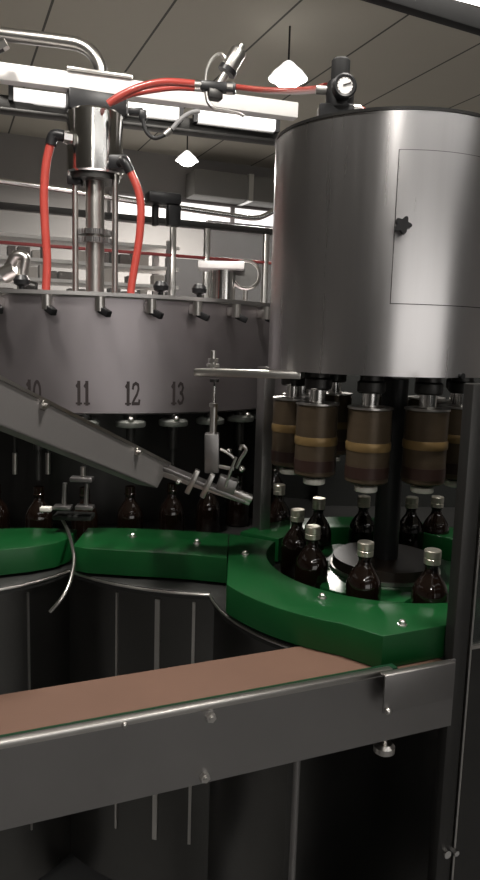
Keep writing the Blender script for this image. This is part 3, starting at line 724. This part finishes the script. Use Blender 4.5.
MB().cyl(rp + V(-0.03, 0, 0.002), rp + V(-0.052, 0, 0.003), 0.010, n=14).cyl(rp + V(0.03, 0, -0.035), rp + V(0.045, 0, -0.036), 0.012, n=14).build('hose_nipple', 'satin_steel', rg)
hose([rp + V(0.04, 0, -0.036), rp + V(0.055, 0.0, -0.040), rp + V(0.075, 0.0, -0.058)], 0.009, 'short red hose stub leaving the regulator on top of the drum')

# ------------------------------------------------------------------ support arm, post and cap feed
aA, aB = ay(197, 372, 1.56), ay(303, 375, 1.50)
ar = thing('mounting_bar', 'flat steel bar reaching left from under the drum', 'bar', (aA + aB) / 2)
MB().bar(aA, aB, 0.05, 0.016, bev=0.003).build('arm_bar', 'satin_steel', ar)
p = ay(213, 368, 1.555); s = MB().cyl(p, p + V(0, 0, 0.038), 0.006, n=14).build('threaded_stud', 'satin_steel', ar)
MB().cyl(p + V(0, 0, 0.002), p + V(0, 0, 0.009), 0.015, n=6).cyl(p + V(0, 0, 0.013), p + V(0, 0, 0.021), 0.012, n=6).build('nut', 'satin_steel', ar)
po = ay(264, 440, 1.87)
sp = thing('support_post', 'flat grey steel post under the drum, left of the capping heads', 'post', (po.x, po.y, BASE_Z))
MB().box((po.x, po.y, (BASE_Z + 1.43) / 2), (0.032, 0.05, 1.43 - BASE_Z), rz=AX, bev=0.003).build('post_body', 'panel_steel', sp)
MB().box((po.x, po.y, BASE_Z + 0.006), (0.06, 0.08, 0.012), rz=AX, bev=0.002).build('foot_plate', 'panel_steel', sp)

MY = 1.62
ch = thing('cap_chute', 'long slanting grey steel cap chute crossing in front of the filling bowl', 'chute', ay(120, 470, 1.5))
tl, tr, bl_ = ay(-60, 347, 1.06), ay(170, 464, 1.62), ay(-60, 401, 1.06)
_n = (tr - tl).cross(bl_ - tl); _d = ray(157, 488); br_ = EYE + _d * ((tl - EYE).dot(_n) / _d.dot(_n))
def slab(m, q, depth):
    n = (q[1] - q[0]).cross(q[3] - q[0]).normalized()
    if n.y < 0: n = -n
    vs = list(q) + [v + n * depth for v in q]
    return m.add(vs, [(0, 1, 2, 3), (7, 6, 5, 4), (0, 4, 5, 1), (1, 5, 6, 2), (2, 6, 7, 3), (3, 7, 4, 0)]), n
mm, nn = slab(MB(), [tl, tr, br_, bl_], 0.003); mm.build('front_plate', 'chute_steel', ch)
mm, _ = slab(MB(), [v + nn * 0.055 for v in (tl, tr, br_, bl_)], 0.003); mm.build('back_plate', 'chute_steel', ch)
MB().add([bl_, br_, br_ + nn * 0.058, bl_ + nn * 0.058] + [v + (tl - bl_).normalized() * 0.003 for v in (bl_, br_, br_ + nn * 0.058, bl_ + nn * 0.058)],
         [(0, 1, 2, 3), (7, 6, 5, 4), (0, 4, 5, 1), (1, 5, 6, 2), (2, 6, 7, 3), (3, 7, 4, 0)]).build('chute_floor', 'chute_steel', ch)
MB().bar(tl, tr, 0.006, 0.006).build('top_lip', 'satin_steel', ch)
for e in (0.34, 0.79):
    p = tl.lerp(tr, e) + (bl_ - tl).normalized() * 0.010
    MB().cyl(p + nn * 0.002, p - nn * 0.006, 0.009, n=6).cyl(p, p - nn * 0.014, 0.004, n=10).build('chute_bolt', 'satin_steel', ch)

cf = thing('cap_feed_head', 'small steel cap release mechanism with levers at the end of the chute', 'feed mechanism', ay(215, 480, MY))
q = lambda x, y, dd=0: ay(x, y, MY + dd)
MB().bar(q(162, 466), q(245, 500), 0.05, 0.010, bev=0.002).build('slide_rail', 'panel_steel', cf)
MB().bar(q(163, 474, -0.02), q(250, 503, -0.02), 0.006, 0.012, bev=0.001).build('side_rail', 'satin_steel', cf)
for x, y in ((192, 485), (207, 489)):
    MB().bar(q(x + 6, y - 15, -0.03), q(x - 5, y + 8, -0.03), 0.012, 0.020, bev=0.002, up=(0, 1, 0)).build('clip_plate', 'satin_steel', cf)
MB().bar(q(212, 472, 0.01), q(212, 433, 0.01), 0.034, 0.032, bev=0.003, up=(0, 1, 0)).build('bracket_block', 'panel_steel', cf)
MB().cyl(q(213, 433, 0.01), q(214, 403, 0.01), 0.0085, n=18).build('air_cylinder', 'satin_steel', cf)
MB().cyl(q(214, 404, 0.01), q(214.5, 386, 0.01), 0.0038, n=12).build('cylinder_rod', 'chrome', cf)
MB().cyl(q(214.5, 382, 0.01), q(214.5, 379, 0.01), 0.011, n=16).cyl(q(214.5, 387, 0.01), q(214.5, 379, 0.01), 0.0022, n=10).build('rod_button', 'dark_steel', cf)
MB().cyl(q(213.5, 407, 0.01), q(213.6, 403.5, 0.01), 0.011, n=6).build('cylinder_nut', 'satin_steel', cf)
MB().tube([q(220, 449), q(228, 453), q(235, 459)], 0.004, n=8).build('lever_arm', 'satin_steel', cf)
MB().tube([q(225, 487, -0.03), q(231, 470, -0.03), q(236, 457, -0.03)], 0.0036, n=8).build('lever_arm', 'satin_steel', cf)
MB().tube([q(236, 468, -0.02), q(240, 460, -0.02), q(246, 450, -0.02), q(242, 446, -0.02), q(240, 450, -0.02)], 0.0042, n=8).build('lever_arm', 'satin_steel', cf)
MB().bar(q(218, 466), q(234, 469), 0.008, 0.008, bev=0.001).build('cross_pin', 'satin_steel', cf)
MB().sphere(q(229, 451), 0.006, n=12).build('pivot_screw', 'chrome', cf)
MB().sphere(q(242, 469), 0.008, n=12).build('pivot_screw', 'chrome', cf)
MB().bar(q(218, 481, -0.01), q(236, 487, -0.01), 0.04, 0.034, bev=0.004).build('cap_holder', 'panel_steel', cf)
MB().bar(q(232, 491, -0.01), q(252, 499, -0.01), 0.03, 0.016, bev=0.003).build('nose_piece', 'satin_steel', cf)
MB().sphere(q(178, 482, -0.03), 0.006, n=12).build('adjusting_screw', 'chrome', cf)

# ------------------------------------------------------------------ small fittings at the left
hose([az(62, 519, 1.02), az(68, 531, 1.0), ay(73, 550, 1.60), ay(74, 563, 1.55), ay(70, 582, 1.50), ay(62, 598, 1.47), ay(50, 612, 1.46)], 0.0042, 'thin pale wire tube hanging down between the two green guide plates', 'wire_tube', 'satin_steel', 'tube')
sb = thing('sensor_bracket', 'small twin steel bracket standing above the green plate at left', 'bracket', az(74, 512, 1.0))
q = lambda x, y, dd=0: ay(x, y, 1.76 + dd)
for x in (63, 85):
    MB().box(q(x, 507), (0.046, 0.03, 0.010), bev=0.002).build('foot_plate', 'panel_steel', sb)
    MB().cyl(q(x + 1, 505), q(x + 2, 483), 0.006, n=12).build('stem', 'panel_steel', sb)
MB().box(q(82, 479), (0.058, 0.03, 0.012), bev=0.003).build('cross_plate', 'panel_steel', sb)
MB().cyl(q(83, 476), q(83, 467), 0.007, n=14).build('stub', 'satin_steel', sb)
MB().box(q(46, 509, -0.02), (0.028, 0.02, 0.012), bev=0.002).build('white_tab', 'pale_plastic', sb)
MB().box(q(74, 516, 0.02), (0.10, 0.05, 0.012), bev=0.002).build('base_strip', 'dark_cover', sb)
for px, lb in ((15, 'thin upright steel filling tube at the left edge'), (48, 'thin upright steel filling tube between left edge and twin bracket')):
    a, b = ay(px, 474, 1.93), ay(px, 453, 1.93)
    t = thing('filling_tube', lb, 'tube', a)
    MB().cyl(a, b, 0.007, n=16).build('tube', 'satin_steel', t)
    MB().cyl(b, V(b.x, b.y, BZ0 + 0.005), 0.004, n=10).build('feed_line', 'dark_steel', t)

# ------------------------------------------------------------------ conveyor
cv = thing('conveyor', 'foreground conveyor with brown belt and bare steel front panel', 'conveyor', (CONV.x, CONV.y, 0), CA)
L0, L1 = -0.95, 0.775
pz = 0.5 * (ay(0, 835, CONV.y - 0.02).z + ay(300, 768, cworld(0.45, 0)[1]).z)
def cb_(x0, x1, y0, y1, z0, z1, bev=0.0): return MB().box(((x0 + x1) / 2, (y0 + y1) / 2, (z0 + z1) / 2), (x1 - x0, y1 - y0, z1 - z0), bev=bev)
cb_(L0, L1, 0.0, 0.004, pz, 0.944).build('front_panel', 'panel_steel', cv, world=False)
cb_(L0, 0.64, -0.003, 0.013, 0.938, 0.950, 0.004).build('side_rail', 'satin_steel', cv, world=False)
cb_(L0, 0.66, 0.013, 0.031, 0.925, 0.942, 0.002).build('wear_strip', 'green_strip', cv, world=False)
cb_(L0, L1, 0.031, 0.176, 0.912, 0.926).build('belt', 'belt_brown', cv, world=False)
cb_(L0, L1, 0.176, 0.180, pz, 0.918).build('rear_panel', 'panel_steel', cv, world=False)
cb_(L0, L1, 0.004, 0.176, pz + 0.02, pz + 0.026).build('bottom_pan', 'dark_steel', cv, world=False)
def front_pt(px, py):
    # where a view ray meets the conveyor's front plane
    n = V(-math.sin(CA), math.cos(CA), 0); d = ray(px, py); t = (CONV - EYE).dot(n) / d.dot(n); p = EYE + d * t
    x, y = clocal(p); return x, p.z
for px, py in ((210, 716), (204, 776)):
    x, z = front_pt(px, py)
    MB().cyl((x, 0, z), (x, -0.008, z), 0.008, n=6).cyl((x, 0, z), (x, -0.012, z), 0.004, n=10).build('panel_bolt', 'satin_steel', cv, world=False)
x, z = front_pt(124, 724)
MB().sphere((x, -0.003, z), 0.005, n=10).build('panel_bolt', 'satin_steel', cv, world=False)
x, z = front_pt(298, 770)
MB().cyl((x + 0.004, 0.012, 0.0), (x + 0.004, 0.012, pz + 0.022), 0.006, n=14).build('support_leg', 'panel_steel', cv, world=False)
MB().cyl((-0.7, 0.09, 0.0), (-0.7, 0.09, pz + 0.02), 0.02, n=18).build('support_leg', 'satin_steel', cv, world=False)
x, z = front_pt(394, 757)
MB().cyl((x, 0.03, pz + 0.03), (x, 0.03, z - 0.01), 0.005, n=12).lathe([(0, -0.012), (0.010, -0.012), (0.019, -0.006), (0.019, 0.004), (0.014, 0.010), (0, 0.010)], c=(x, 0.03, z), n=24).build('levelling_knob', 'satin_steel', cv, world=False)

bk = thing('cover_bracket', 'folded steel cover plate below the green guide corner', 'cover plate', (*cworld(0.69, -0.02), 0.89), CA)
x0, _ = front_pt(376, 680); x1, _ = front_pt(444, 680)
x1 = min(x1, 0.79)
MB().box(((x0 + x1) / 2 - 0.69, -0.004, 0.030), (x1 - x0, 0.004, 0.066), bev=0.001).build('face_plate', 'panel_steel', bk, world=False)
MB().box(((x0 + x1) / 2 - 0.69, 0.002, 0.0618), (x1 - x0, 0.014, 0.004), bev=0.001).build('top_fold', 'satin_steel', bk, world=False)
MB().sphere((x0 + 0.008 - 0.69, -0.008, -0.000), 0.006, n=12).build('screw', 'satin_steel', bk, world=False)

# ------------------------------------------------------------------ guard post and door at the right edge
gp = ay(455, 660, 1.22); 
gd = thing('guard_door', 'dark steel guard post with clear door panel at the right edge', 'guard door', (gp.x, gp.y, 0), AX)
MB().box((0, 0, 0.718), (0.034, 0.026, 1.436), bev=0.003).build('post', 'dark_steel', gd, world=False)
MB().box((0.42, 0, 1.18), (0.78, 0.006, 0.46)).build('pane', 'smoked_pane', gd, world=False)
MB().box((0.021, -0.010, 0.72), (0.004, 0.012, 1.38)).build('edge_trim', 'satin_steel', gd, world=False)
MB().box((0.42, -0.004, 0.95), (0.80, 0.012, 0.006)).build('cross_trim', 'satin_steel', gd, world=False)
MB().box((0.82, 0, 0.71), (0.034, 0.03, 1.42), bev=0.003).build('hinge_post', 'dark_steel', gd, world=False)
MB().box((0.42, 0, 0.475), (0.78, 0.012, 0.94)).build('kick_plate', 'dark_steel', gd, world=False)
lz = ay(448, 855, 1.20).z
MB().cyl((0.0, -0.012, lz), (0.0, -0.022, lz), 0.008, n=14).cyl((0.018, -0.012, lz), (0.018, -0.026, lz), 0.006, n=6).build('latch_screw', 'chrome', gd, world=False)

# overhead guard bar, upper right
tb = ay(430, 7, 1.75)
o = MB().bar(tb - V(math.cos(R(27)), math.sin(R(27)), 0) * 0.8, tb + V(math.cos(R(27)), math.sin(R(27)), 0) * 1.2, 0.030, 0.046, bev=0.003).build('overhead_bar', 'black_rubber')
tag(o, 'dark overhead bar crossing the upper right corner below the ceiling', 'bar')
